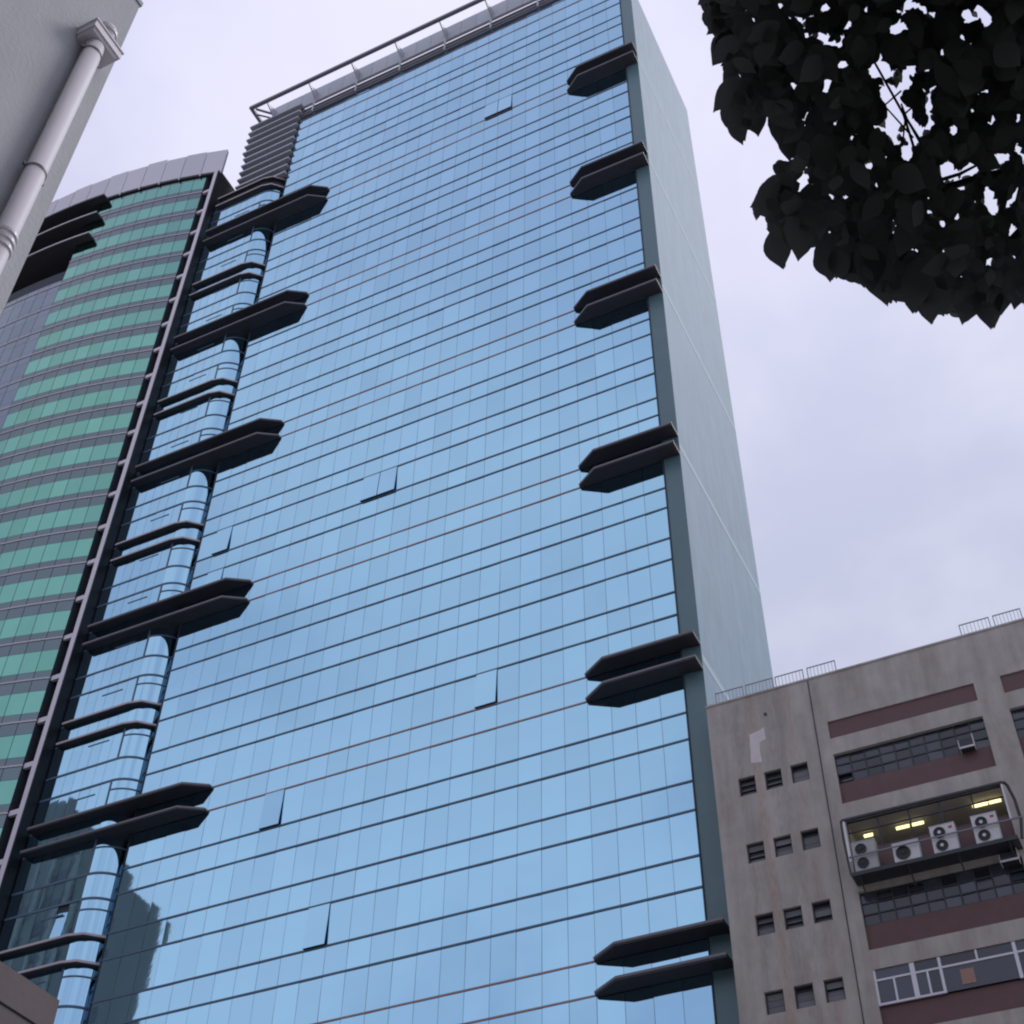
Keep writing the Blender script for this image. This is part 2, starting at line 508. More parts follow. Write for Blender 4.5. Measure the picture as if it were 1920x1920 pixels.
# right corner: grey-green strip, pale side wall with joint bands
XS = -14.55
part('corner_strip', MB().box(XR + 0.07, XS - 0.002, FY - 0.02, FY + 0.5, GROUND, TOP), M['strip'], tower)
part('edge_trim', MB().box(XR, XR + 0.068, FY - 0.07, FY + 0.45, GROUND, TOP), M['joint'], tower)
part('side_wall', MB().box(XS - 0.35, XS, FY - 0.018 + 0.52, 60.9, GROUND, 111.9).box(XS - 0.001, XS + 0.0, FY - 0.02, FY + 0.503, GROUND, 111.9), M['side'], tower)
part('rear_core', MB().box(X0 + 0.002, XS - 0.36, FY + 0.55, 60.8, GROUND, 111.7), M['side'], tower)
for k in range(-2, 7):
    z = ZB + PER * k - 0.75
    if z < 111:
        part('joint_band', MB().box(XS - 0.01, XS + 0.012, FY - 0.015, 60.88, z - 0.22, z + 0.22), M['sidejoint'], tower)

# paired fins
FD = 0.95                                           # how far a fin stands out
TH = 0.17
LX = -52.75
for k in range(-2, 6):
    for z in (ZB + PER * k, ZB + PER * k - 1.437):
        tip = X0 + W * (NC - 4)
        pr = [(XS - 0.004, FY - 0.021), (XS - 0.004, FY - FD), (tip + 1.2, FY - FD), (tip, FY - 0.17), (tip, FY - 0.038), (XR, FY - 0.038), (XR + 0.071, FY - 0.072)]
        tipl = X0 + W * 4
        pl = [(LX, FY - 0.39), (LX, FY - FD), (tipl - 1.2, FY - FD), (tipl, FY - 0.17), (tipl, FY - 0.038), (X0, FY - 0.038), (X0 - 0.02, FY + 0.75), (-46.9, FY + 0.75), (-47.6, FY - 0.2), (-48.2, FY - 0.39)]
        for poly, edge in ((pr, [pr[1], pr[2], pr[3]]), (pl, [pl[1], pl[2], pl[3]])):
            o = part('sunshade_fin', MB().prism(poly, z - TH / 2, z + TH / 2), M['fin'], tower)
            off = [(x, y - 0.02) for x, y in edge]
            if poly is pr:
                off[2] = (off[2][0] - 0.02, off[2][1])
            part('edge_strip', MB().strip(edge, off, z + TH / 2 - 0.09, z + TH / 2 + 0.02), M['finedge'], o)

# the bay beside the main facade: flat front with a rounded right corner
BY, BL, BRX, RAD = FY - 0.385, -53.04, -48.1, 1.6
ARC = [(BRX + RAD * math.sin(a), BY + RAD * (1 - math.cos(a))) for a in [R(65) * i / 10 for i in range(11)]]
BAYTOP = 103.35
brow = [(a, min(b, BAYTOP)) for a, b in rows if a < BAYTOP - 0.5]
NB = 7
SASH_X, SASH_Z = -49.3, 35.2                         # one bay sash stands ajar and mirrors the sky
BW = (BRX - BL) / NB
bay_line = [(BL, BY)] + ARC
def offs(line, d):
    """the plan line moved outwards by d (towards -Y and +X)"""
    out = []
    for i, p in enumerate(line):
        a, b = Vector(line[max(i - 1, 0)]), Vector(line[min(i + 1, len(line) - 1)])
        t = (b - a).normalized()
        out.append((p[0] + t.y * d, p[1] - t.x * d))
    return out
def ledge_line(d):
    full = offs(bay_line, d)
    return [(-52.75, full[0][1]), full[1], full[5], full[11]]
part('bay_backing', MB().prism(offs(bay_line, -0.07) + [(-46.95, FY + 1.2), (BL, FY + 1.2)], GROUND, BAYTOP + 1.9), M['joint'], tower)
part('notch_wall', MB().box(-47.2, X0 - 0.001, FY + 1.0, FY + 1.3, GROUND, 105.0), M['dark'], tower)
part('return_glass', MB().box(X0 - 0.04, X0 - 0.002, FY + 0.02, FY + 0.99, GROUND, TOP), M['greyglass'], tower)
part('edge_trim', MB().box(X0 - 0.045, X0 - 0.002, FY - 0.05, FY + 0.018, GROUND, TOP), M['joint'], tower)
tilted = (max(i for i, (a, b) in enumerate(brow) if a < SASH_Z and b - a > 1.9), int((SASH_X - BL) / BW))
cm = {}
for ri, (a, b) in enumerate(brow):
    h = b - a
    vision = h > 1.9
    for c in range(NB):
        link('bay_pane', pm(BW, h, 'blue', 'bay_pane'), tower, (BL + BW * (c + 0.5), BY, (a + b) / 2), (R(-6.5) if (ri, c) == tilted else rng.gauss(0, TILT), 0, rng.gauss(0, TILT)))
    key = round(h, 2)
    if key not in cm:
        cm[key] = MB().strip(offs(ARC, -0.03)[::-1], ARC[::-1], -h / 2 + 0.02, h / 2 - 0.02).mesh('curved_pane', M['blue'])
        cm[key].polygons.foreach_set('use_smooth', [True] * len(cm[key].polygons))
        cm[key].set_sharp_from_angle(angle=R(40))
    link('curved_pane', cm[key], tower, (0, 0, (a + b) / 2))
    part('bay_transom', MB().strip(bay_line, offs(bay_line, 0.035), a - 0.06, a + 0.06), M['transom'], tower)
    if vision:
        part('bay_mullion', MB().box(BRX - 0.05, BRX + 0.05, BY - 0.03, BY + 0.02, a + 0.061, b - 0.061), M['transom'], tower)
        zb = b - 0.62
        part('sash_bar', MB().box(-50.53, -49.07, BY - 0.025, BY + 0.015, zb - 0.035, zb + 0.035), M['transom'], tower)
        part('curved_bar', MB().strip(ARC, offs(ARC, 0.03), zb - 0.04, zb + 0.04), M['transom'], tower)
# slim ledges half way between the fins, and two at the top of the bay
for k in range(-2, 6):
    zs = [ZB + PER * k + FLR * 2 + d for d in (0, -1.437)] if k < 5 else [BAYTOP + 0.1, BAYTOP + 1.25]
    for z in zs:
        o = part('bay_ledge', MB().strip(ledge_line(0.005), ledge_line(0.30), z - 0.08, z + 0.08), M['fin'], tower)
        part('ledge_edge', MB().strip(ledge_line(0.301), ledge_line(0.325), z - 0.02, z + 0.10), M['ledge'], o)
# louvres above the bay
LT = 116.5
part('louvre_back', MB().box(-51.48, X0 - 0.07, FY + 0.15, FY + 3.5, BAYTOP + 1.9, LT), M['dark'], tower)
for i in range(11):
    z = LT - 1.155 * i
    left = -51.75 if i < 5 else -51.5
    part('louvre_slat', MB().prism([(left, FY - 0.34), (X0 - 0.08, FY - 0.34), (X0 - 0.08, FY + 0.14), (left, FY + 0.14)], z - 0.10, z + 0.12), M['louvre'], tower)

# roof crown: dark band with rails, pale panel screen, outrigger beam on brackets
CR = -21.2
part('crown_band', MB().box(-46.3, CR, FY + 0.35, FY + 1.2, TOP + 0.12, 116.5), M['crown'], tower)
for z in (114.95, 115.55, 116.1):
    part('crown_rail', MB().box(-46.2, CR + 0.1, FY - 0.05, FY + 0.05, z - 0.07, z + 0.07), M['crown'], tower)
n = 19
for i in range(n):
    x0, x1 = -49.6 + (CR + 49.6) * i / n, -49.6 + (CR + 49.6) * (i + 1) / n
    part('screen_panel', MB().box(x0 + 0.012, x1 - 0.012, FY + 0.02, FY + 0.1, 116.52, 118.95), M['crownpanel'], tower)
part('screen_backing', MB().box(-49.6, CR, FY + 0.11, FY + 0.18, 116.52, 118.8), M['crown'], tower)
part('crown_beam', MB().box(-51.2, CR + 0.2, FY - 1.60, FY - 1.30, 117.5, 117.82).box(-51.2, -50.88, FY - 1.299, FY + 0.6, 117.5, 117.82), M['crown'], tower)
part('corner_brace', MB().bar((-50.7, FY - 1.2, 117.6), (-49.6, FY + 0.1, 117.9), 0.16, 0.16).bar((-50.9, FY - 0.7, 117.55), (-50.0, FY + 0.1, 117.6), 0.12, 0.12), M['crown'], tower)
for i in range(7):
    x = -49.4 + 4.45 * i
    b = MB()
    b.add([(x + sx * 0.05, y, z) for sx in (-1, 1) for y, z in ((FY - 1.32, 117.72), (FY - 1.32, 117.52), (FY - 0.05, 116.7), (FY - 0.05, 118.2))],
          [(0, 1, 2, 3), (7, 6, 5, 4), (0, 4, 5, 1), (1, 5, 6, 2), (2, 6, 7, 3), (3, 7, 4, 0)])
    part('crown_bracket', b, M['crownpanel'], tower)
    if i:
        part('crown_post', MB().tube([(x, FY - 0.12, 114.45), (x, FY - 0.12, 116.25)], 0.09, 8), M['crownpanel'], tower)

# ================================================================== GREEN TOWER
def f(x):
    return 44.45 + 0.00933 * (x + 69) ** 2
gt = thing('green_tower', (-64, 46, GROUND), 'curved tower banded in green and slate glass left of the blue tower', 'building')
def arc_steps(xa, xb, n):
    """n+1 x values at even arc length"""
    N = 600
    xs = [xa + (xb - xa) * i / N for i in range(N + 1)]
    s = [0]
    for i in range(N):
        s.append(s[-1] + math.hypot(xs[i + 1] - xs[i], f(xs[i + 1]) - f(xs[i])))
    out = []
    for j in range(n + 1):
        t = s[-1] * j / n
        k = min(max(bisect(s, t), 1), N)
        out.append(xs[k])
    out[0], out[-1] = xa, xb
    return out
XE = -54.02
SX = -64.9
gx = arc_steps(XE, SX, 10)
lx = arc_steps(SX, -81.0, 14)
ZJ = [46.04 + 3.13 * j for j in range(-15, 21)]
def chord(xa, xb, d=0.0):
    """plan ends of a pane between two x values, small gaps left at each end"""
    a, b = Vector((xa, f(xa) + d)), Vector((xb, f(xb) + d))
    t = (b - a).normalized()
    return a + t * 0.018, b - t * 0.018, t
def slab(xa, xb, z0, z1, mb, t=0.04):
    a, b, u = chord(xb, xa)                         # left to right
    nrm = Vector((-u.y, u.x)) * t
    mb.add([(a.x, a.y, z0), (b.x, b.y, z0), (b.x + nrm.x, b.y + nrm.y, z0), (a.x + nrm.x, a.y + nrm.y, z0),
            (a.x, a.y, z1), (b.x, b.y, z1), (b.x + nrm.x, b.y + nrm.y, z1), (a.x + nrm.x, a.y + nrm.y, z1)],
           [(0, 3, 2, 1), (4, 5, 6, 7), (0, 1, 5, 4), (1, 2, 6, 5), (2, 3, 7, 6), (3, 0, 4, 7)])
    return mb
VOID = 98.27
bands = [('green_pane', -2.52, -0.935), ('spandrel_panel', -0.915, -0.07), ('spandrel_panel', 0.07, 0.595)]
count = {'green_pane': 0, 'spandrel_panel': 0}
restm = {'green_pane': MB(), 'spandrel_panel': MB(), 'slate_panel': MB()}
meshes = {}
for zj in ZJ:
    for ci in range(10):
        for bi, (nm, a, b) in enumerate(bands):
            z0, z1 = zj + a, min(zj + b, 108.2)
            if z1 - z0 < 0.2:
                continue
            shows = (zj > 40 and ci < (zj - 36) / 1.9)
            full = abs(z1 - z0 - (b - a)) < 1e-6
            if shows and count[nm] < 300 and full and zj < 102.5:
                key = (ci, bi)
                if key not in meshes:
                    q = slab(gx[ci], gx[ci + 1], a, b, MB())
                    q.v = [(x * GK, y * GK, z * GK) for x, y, z in q.v]
                    meshes[key] = q.mesh(nm, M['green' if bi == 0 else 'spandrel'])
                link(nm, meshes[key], gt, (0, 0, zj * GK), (0, 0, 0))
                count[nm] += 1
            else:
                slab(gx[ci], gx[ci + 1], z0, z1, restm[nm])
    for ci in range(14):
        for bi, (nm, a, b) in enumerate(bands):
            z0, z1 = zj + a, min(zj + b, 108.2)
            if z1 <= VOID:
                slab(lx[ci], lx[ci + 1], z0, z1, restm['slate_panel'])
part('upper_green_panes', restm['green_pane'], M['green'], gt, kind='stuff')
part('upper_spandrel_panels', restm['spandrel_panel'], M['spandrel'], gt, kind='stuff')
part('slate_panels', restm['slate_panel'], M['greyglass'], gt, kind='stuff')
def curve(xa, xb, n, d):
    return [(xa + (xb - xa) * i / n, f(xa + (xb - xa) * i / n) + d) for i in range(n + 1)]
for zj in ZJ:
    if zj < 107:
        xl = -81 if zj < VOID else SX
        part('floor_line', MB().strip(curve(xl, XE, 20, 0.03), curve(xl, XE, 20, -0.045), zj - 0.05, zj + 0.05), M['pink'], gt)
        part('ladder_rung', MB().box(-54.0, -53.22, 46.62, 46.8, zj - 0.17, zj + 0.17), M['column'], gt)
part('tower_core', MB().prism(curve(-81, XE, 24, 0.10) + [(XE, 62), (-81, 62)], GROUND, VOID), M['joint'], gt)
part('upper_core', MB().prism(curve(-81, SX, 12, 1.9) + curve(SX + 0.02, XE, 12, 0.10) + [(XE, 62), (-81, 62)], VOID + 0.002, 108.1), M['joint'], gt)
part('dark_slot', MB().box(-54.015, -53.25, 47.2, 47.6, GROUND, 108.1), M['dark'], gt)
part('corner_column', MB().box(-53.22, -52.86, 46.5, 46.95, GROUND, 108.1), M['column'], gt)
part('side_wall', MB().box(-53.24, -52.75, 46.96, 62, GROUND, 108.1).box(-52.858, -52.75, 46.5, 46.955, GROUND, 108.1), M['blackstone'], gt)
part('roof_soffit', MB().prism(curve(-81, -52.75, 30, -0.14) + [(-52.75, 62), (-81, 62)], 108.12, 108.36), M['fin'], gt)
px = arc_steps(-52.7, -81, 15)
for i in range(15):
    zt = 111.95 + (0.12 if i % 2 else 0) + (0.1 if i == 3 else 0)
    a, b = px[i] - 0.035, px[i + 1] + 0.035
    part('parapet_panel', MB().strip([(b, f(b) - 0.02), (a, f(a) - 0.02)], [(b, f(b) - 0.16), (a, f(a) - 0.16)], 108.38, zt), M['parapet'], gt)
    part('parapet_clip', MB().box(px[i] - 0.05, px[i] + 0.05, f(px[i]) - 0.24, f(px[i]) - 0.17, 107.95, 108.6), M['parapet'], gt)
part('parapet_backing', MB().strip(curve(-81, -52.75, 24, 0.08), curve(-81, -52.75, 24, 0.02), 108.38, 111.8), M['joint'], gt)
# three long dark shades over the recessed terrace storeys
for z in (108.0, 105.15, 101.95):
    c = curve(-81, -63.25, 12, -0.72)
    o = part('terrace_shade', MB().prism(c + [(-63.25, f(-63.25) + (-0.005)), (SX, f(SX) - 0.005), (SX - 0.02, f(SX) + 1.85)] + curve(-81, SX - 0.1, 8, 1.85)[::-1], z - 0.12, z + 0.1), M['fin'], gt)
    if z < 107:
        part('shade_edge', MB().strip(c, [(x, y - 0.02) for x, y in c], z - 0.0, z + 0.13), M['column'], o)

# ================================================================== WHITE BUILDING, left foreground
wb = thing('white_building', (-6, 0, GROUND), 'white rendered building corner with a drainpipe, upper left', 'building')
part('wall', MB().box(-14, -6, -12, 3.77, GROUND, 12.98), M['white'], wb)
part('roof_coping', MB().box(-14.03, -5.985, -12.03, 3.785, 12.985, 13.05), M['white'], wb)
PX, PY = -5.895, 3.475
dp = part('drain_pipe', MB().tube([(PX, PY, GROUND + 0.2), (PX, PY, 11.50)], 0.083, 24), M['pipe'], wb, smooth=False)
for pl in dp.data.polygons:
    pl.use_smooth = len(pl.vertices) == 4
for z in (11.36, 9.45, 7.2, 4.9, 2.6, 0.4):
    o = part('pipe_clamp', MB().tube([(PX, PY, z - 0.012), (PX, PY, z + 0.012)], 0.089, 24).box(PX - 0.03, PX - 0.005, PY - 0.115, PY - 0.086, z - 0.013, z + 0.013).box(PX - 0.03, PX - 0.005, PY + 0.086, PY + 0.115, z - 0.013, z + 0.013).box(-5.998, PX - 0.08, PY - 0.012, PY + 0.012, z - 0.012, z + 0.012), M['pipering'], dp)
for z in (8.42, 8.50, 8.58):
    part('pipe_socket', MB().tube([(PX, PY, z - 0.014), (PX, PY, z + 0.014)], 0.096, 24), M['pipe'], dp)
hp = MB()
def frustum(mb, a, b):
    (x0, x1, y0, y1, z0), (X0_, X1_, Y0_, Y1_, z1) = a, b
    mb.add([(x0, y0, z0), (x1, y0, z0), (x1, y1, z0), (x0, y1, z0), (X0_, Y0_, z1), (X1_, Y0_, z1), (X1_, Y1_, z1), (X0_, Y1_, z1)],
           [(0, 3, 2, 1), (4, 5, 6, 7), (0, 1, 5, 4), (1, 2, 6, 5), (2, 3, 7, 6), (3, 0, 4, 7)])
    return mb
frustum(hp, (-5.998, -5.815, 3.345, 3.645, 11.52), (-5.998, -5.805, 3.335, 3.655, 11.555))
hp.box(-5.998, -5.79, 3.32, 3.675, 11.556, 11.65)
ho = part('rain_hopper', hp, M['pipe'], wb)
part('hopper_lip', MB().box(-5.80, -5.78, 3.31, 3.685, 11.651, 11.67).box(-5.998, -5.80, 3.31, 3.325, 11.651, 11.67), M['pipe'], ho)
inlet = [(PX, 3.52, 11.66), (PX, 3.52, 11.86)] + [(PX - 0.11 * (1 - math.cos(a)), 3.52, 11.86 + 0.11 * math.sin(a)) for a in (R(22), R(45), R(67), R(90))] + [(-6.05, 3.52, 11.97)]
ip = part('inlet_pipe', MB().tube(inlet, 0.08, 20), M['pipe'], wb)
for pl in ip.data.polygons:
    pl.use_smooth = len(pl.vertices) == 4
part('inlet_collar', MB().tube([(PX, 3.52, 11.81), (PX, 3.52, 11.85)], 0.094, 20), M['pipe'], ip)

lw = thing('concrete_annex', (-9, 6, GROUND), 'low brown-grey concrete block at the lower left corner before the bay', 'building')
part('wall', MB().box(-18, -9, 4.0, 8.93, GROUND, 5.57), M['lowwall'], lw)
part('roof_slab', MB().box(-18.02, -8.985, 3.98, 8.945, 5.585, 5.89), M['lowwall'], lw)

# ================================================================== CONCRETE FACTORY BUILDING, right
CY = 47.0
CL, CRX, CTOP = -14.31, 18.4, 37.35
cb = thing('concrete_building', (-4, CY, GROUND), 'stained concrete factory block with dark red bands at lower right', 'building')
FP = 3.066
holes, smalls, bands_, wins = [], [], [], []
frows = [33.43 - FP * i for i in range(11)]
for i, zt in enumerate(frows):
    for x in (-13.29, -12.19, -11.09):
        smalls.append((x, x + 0.71, zt - 0.86, zt))
bx = [(-9.3 + 6.95 * i, -3.38 + 6.95 * i) for i in range(4)]
for x0, x1 in bx:
    bands_.append((x0, x1, 34.19, 35.03))
    for i, zt in enumerate(frows):
        wins.append((x0, x1, zt - 2.32, zt, i))
holes = smalls + bands_ + [w[:4] for w in wins]
xs = sorted({CL, CRX} | {h[0] for h in holes} | {h[1] for h in holes})
zs = sorted({GROUND, CTOP} | {h[2] for h in holes if h[2] > GROUND} | {h[3] for h in holes})
wall = MB()
def in_hole(x, z):
    return any(a < x < b and c < z < d for a, b, c, d in holes)
for i in range(len(xs) - 1):
    for j in range(len(zs) - 1):
        if not in_hole((xs[i] + xs[i + 1]) / 2, (zs[j] + zs[j + 1]) / 2):
            wall.add([(xs[i], CY, zs[j]), (xs[i + 1], CY, zs[j]), (xs[i + 1], CY, zs[j + 1]), (xs[i], CY, zs[j + 1])], [(0, 1, 2, 3)])
D = 0.32
for a, b, c, d in holes:
    dd = 0.10 if d > 34.5 else D
    c = max(c, GROUND)
    wall.add([(a, CY, c), (b, CY, c), (b, CY, d), (a, CY, d), (a, CY + dd, c), (b, CY + dd, c), (b, CY + dd, d), (a, CY + dd, d)],
             [(0, 4, 5, 1), (1, 5, 6, 2), (2, 6, 7, 3), (3, 7, 4, 0)])
wall.add([(CL, CY, GROUND), (CL, 66, GROUND), (CL, 66, CTOP), (CL, CY, CTOP)], [(0, 3, 2, 1)])
wall.add([(CRX, CY, GROUND), (CRX, 66, GROUND), (CRX, 66, CTOP), (CRX, CY, CTOP)], [(0, 1, 2, 3)])
wall.add([(CL, 66, GROUND), (CRX, 66, GROUND), (CRX, 66, CTOP), (CL, 66, CTOP)], [(0, 3, 2, 1)])
wall.add([(CL, CY + 0.3, CTOP - 1.0), (CRX, CY + 0.3, CTOP - 1.0), (CRX, 66, CTOP - 1.0), (CL, 66, CTOP - 1.0)], [(0, 1, 2, 3)])
part('wall', wall, M['concrete'], cb)
part('roof_coping', MB().box(CL - 0.03, CRX, CY - 0.04, CY + 0.3, CTOP + 0.003, CTOP + 0.09), M['concrete'], cb)
part('drain_groove', MB().bar((-9.80, CY - 0.012, CTOP - 0.05), (-9.92, CY - 0.012, 20.0), 0.05, 0.03), M['joint'], cb)
part('vent_outlet', MB().disc((-11.78, 36.22), 0.06, CY - 0.06, CY + 0.01, 12), M['steel'], cb)
part('cement_patch', MB().add([(x, y, z) for y in (CY - 0.006, CY) for x, z in ((-12.58, 35.42), (-12.1, 35.52), (-11.93, 35.6), (-11.92, 35.0), (-12.18, 34.92), (-12.22, 34.5), (-12.2, 33.95), (-12.66, 34.02), (-12.62, 34.7))],
     [tuple(range(9))[::-1]] + [(i, (i + 1) % 9, (i + 1) % 9 + 9, i + 9) for i in range(9)]), M['patch'], cb)
srng = random.Random(11)
for x0, x1, z0, z1 in bands_:
    part('red_band', MB().box(x0 + 0.002, x1 - 0.002, CY + 0.06, CY + 0.12, z0 + 0.002, z1 - 0.002), M['red'], cb)
for x0, x1, z0, z1 in smalls:
    if z0 < 20:
        continue
    w = part('small_window', MB().box(x0 + 0.002, x0 + 0.05, CY + 0.12, CY + 0.2, z0 + 0.002, z1 - 0.002).box(x1 - 0.05, x1 - 0.002, CY + 0.12, CY + 0.2, z0 + 0.002, z1 - 0.002)
             .box(x0 + 0.051, x1 - 0.051, CY + 0.12, CY + 0.2, z1 - 0.06, z1 - 0.002).box(x0 + 0.051, x1 - 0.051, CY + 0.12, CY + 0.2, z0 + 0.002, z0 + 0.05)
             .box(x0 + 0.002, x1 - 0.002, CY + 0.24, CY + 0.3, z0 + 0.002, z1 - 0.002), M['steel'], cb)
    for q in range(3):
        a = z0 + 0.06 + 0.245 * q
        t = R(srng.choice((0, 0, -4, -25, -38)))
        me = MB().box(-(x1 - x0) / 2 + 0.055, (x1 - x0) / 2 - 0.055, 0, 0.02, 0, 0.23).mesh('window_slat', M['slat'])
        link('window_slat', me, w, ((x0 + x1) / 2, CY + 0.15, a), (t, 0, 0))
# multi-paned steel windows over dark red spandrels
npane = 0
pane_meshes = {}
for x0, x1, z0, z1, i in wins:
    zg = z0 + 1.0
    if z1 < 20 or x0 > 2:
        part('window', MB().box(x0 + 0.002, x1 - 0.002, CY + 0.2, CY + 0.26, max(z0, GROUND) + 0.002, z1 - 0.002), M['pane'], cb)
        continue
    part('red_spandrel', MB().box(x0 + 0.002, x1 - 0.002, CY + 0.15, CY + 0.24, z0 + 0.002, zg), M['red'], cb)
    if i == 1:
        continue                                    # the lit storey is fitted below
    if i == 3:
        continue                                    # white aluminium windows below
    fr = MB()
    nx, nz = 10, 3
    for q in range(nx + 1):
        x = x0 + (x1 - x0) * q / nx
        fr.box(max(x - 0.028, x0 + 0.002), min(x + 0.028, x1 - 0.002), CY + 0.17, CY + 0.23, zg + 0.002, z1 - 0.002)
    for q in range(nz + 1):
        z = zg + (z1 - zg) * q / nz
        fr.box(x0 + 0.004, x1 - 0.004, CY + 0.165, CY + 0.225, max(z - 0.028, zg + 0.004), min(z + 0.028, z1 - 0.004))
    w = part('steel_window', fr, M['steel'], cb)
    pw, ph = (x1 - x0) / nx, (z1 - zg) / nz
    if 'p' not in pane_meshes:
        pane_meshes['p'] = MB().box(-pw / 2 + 0.03, pw / 2 - 0.03, 0, 0.012, -ph / 2 + 0.03, ph / 2 - 0.03).mesh('window_pane', M['pane'])
    for a in range(nx):
        for b in range(nz):
            tilt = R(-24) if (i == 0 and x0 < -9 and a == 0 and b == 0) or srng.random() < 0.02 else R(srng.gauss(0, 1.2))
            link('window_pane', pane_meshes['p'], w, (x0 + pw * (a + 0.5), CY + 0.2, zg + ph * (b + 0.5)), (tilt, 0, R(srng.gauss(0, 1.2))))
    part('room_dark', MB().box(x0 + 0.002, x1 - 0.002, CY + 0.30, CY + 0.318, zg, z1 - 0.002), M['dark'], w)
# lit storey: an open room behind big panes
LZ1 = frows[1]
for x0, x1, z0, z1, i in wins:
    if i != 1 or x0 > 2 or z1 < 20:
        continue
    zg = z0 + 1.0
    part('room', MB().box(x0, x1, CY + 4.0, CY + 4.2, zg - 1.2, z1 + 0.1).box(x0, x1, CY + 0.33, CY + 4.0, z1 + 0.002, z1 + 0.12).box(x0, x1, CY + 0.33, CY + 4.0, zg - 1.2, zg - 1.1)
         .box(x0 - 0.2, x0 - 0.001, CY + 0.33, CY + 4.0, zg - 1.2, z1 + 0.1).box(x1 + 0.001, x1 + 0.2, CY + 0.33, CY + 4.0, zg - 1.2, z1 + 0.1), M['room'], cb)
    fr = MB()
    for q in range(6):
        x = x0 + (x1 - x0) * q / 5
        fr.box(max(x - 0.03, x0 + 0.002), min(x + 0.03, x1 - 0.002), CY + 0.17, CY + 0.23, zg + 0.002, z1 - 0.002)
    fr.box(x0 + 0.004, x1 - 0.004, CY + 0.165, CY + 0.225, zg + 0.004, zg + 0.06).box(x0 + 0.004, x1 - 0.004, CY + 0.165, CY + 0.225, z1 - 0.05, z1 - 0.004)
    fr.box(x0 + 0.004, x1 - 0.004, CY + 0.165, CY + 0.225, z1 - 0.5, z1 - 0.46)
    part('room_window', fr, M['steel'], cb)
# white aluminium windows
for x0, x1, z0, z1, i in wins:
    if i != 3 or x0 > 2:
        continue
    zg = z0 + 1.0
    o = -9.3 - x0
    fr = MB()
    ya, yb = CY + 0.03, CY + 0.10
    cols = [(-9.27, 0.10, 1), (-8.62, 0.07, 0), (-7.93, 0.17, 1), (-7.45, 0.07, 0), (-6.98, 0.10, 1), (-5.70, 0.07, 2), (-4.42, 0.12, 1), (-3.43, 0.08, 1)]
    zt = zg + 0.92
    for x, w, full in cols:
        a, b = (zg + 0.002, z1 - 0.002) if full == 1 else (zg + 0.002, zt) if full == 0 else (zt, z1 - 0.002)
        fr.box(x - o - w / 2, x - o + w / 2, ya, yb, a, b)
    fr.box(x0 + 0.01, x1 - 0.01, ya - 0.004, yb - 0.004, zt - 0.035, zt + 0.035).box(x0 + 0.01, -6.98 - o, ya - 0.004, yb - 0.004, zg + 0.004, zg + 0.075)
    w = part('aluminium_window', fr, M['alu'], cb)
    cx = [-9.27, -8.62, -7.93, -7.45, -6.98, -4.42, -3.43]
    for a, b in zip(cx[:-1], cx[1:]):
        part('window_pane', MB().box(a - o + 0.02, b - o - 0.02, CY + 0.06, CY + 0.072, zg + 0.02, zt - 0.02), M['pane'], w)
    cx = [-9.27, -7.93, -6.98, -5.70, -4.42, -3.43]
    for a, b in zip(cx[:-1], cx[1:]):
        part('window_pane', MB().box(a - o + 0.02, b - o - 0.02, CY + 0.06, CY + 0.072, zt + 0.02, z1 - 0.02), M['pane'], w)
tag(part('window_poster', MB().box(-6.36, -5.90, CY + 0.04, CY + 0.05, 23.08, 23.62), M['paper'], cb))

# roof railings
rl = [(-13.88, -12.62, 'short roof railing at the left end, seen against the pale tower wall'), (-12.52, -11.28, 'roof railing against the corner of the pale tower wall'),
      (-11.20, -9.95, 'roof railing just right of the tower edge, against open sky'), (-9.79, -8.55, 'roof railing at the right end of the left row of four'),
      (-3.34, -2.12, 'roof railing alone at the start of the far right row'), (-1.98, -0.86, 'roof railing at the right edge of the picture above the red bands')]
for x0, x1, lab in rl:
    t = thing('roof_railing', ((x0 + x1) / 2, CY + 0.12, CTOP + 0.09), 'thin grey ' + lab, 'railing', 'railings on the concrete roof')
    y, zt = CY + 0.12, CTOP + 0.72
    part('top_rail', MB().bar((x0, y, zt), (x1, y, zt), 0.035, 0.035), M['rail'], t)
    for x in (x0 + 0.02, x1 - 0.02):
        part('post', MB().bar((x, y, CTOP + 0.09), (x, y, zt - 0.02), 0.035, 0.035), M['rail'], t)
    nb = 8
    for q in range(1, nb):
        part('baluster', MB().bar((x0 + (x1 - x0) * q / nb, y, CTOP + 0.09), (x0 + (x1 - x0) * q / nb, y, zt - 0.02), 0.016, 0.016), M['rail'], t)

# service cage with the outdoor units
KX0, KX1, KY, KZ0, KZ1 = -9.28, -3.26, 46.2, 27.58, 29.86
kg = thing('service_cage', (-6.3, 46.6, KZ0), 'dark steel cage bolted under the lit window, holding outdoor air conditioners', 'metal cage')
part('floor_tray', MB().box(KX0, KX1, KY, CY - 0.003, KZ0 - 0.06, KZ0 + 0.02), M['steel'], kg)
part('front_edge', MB().box(KX0, KX1, KY - 0.03, KY - 0.002, KZ0 - 0.1, KZ0 + 0.05), M['steel'], kg)
part('top_bar', MB().bar((KX0, KY, KZ1), (KX1, KY, KZ1 - 0.02), 0.09, 0.09).bar((KX0, KY + 0.05, KZ1), (KX0, CY - 0.005, KZ1 + 0.5), 0.07, 0.07), M['steel'], kg)
part('post', MB().box(KX0 + 0.03, KX0 + 0.11, KY - 0.02, KY + 0.04, 28.1, KZ1 - 0.05), M['alu'], kg, label='pale post at the left end')
part('post', MB().box(KX1 - 0.10, KX1 - 0.04, KY - 0.02, KY + 0.04, 28.3, KZ1 - 0.08), M['alu'], kg, label='pale post at the right end')
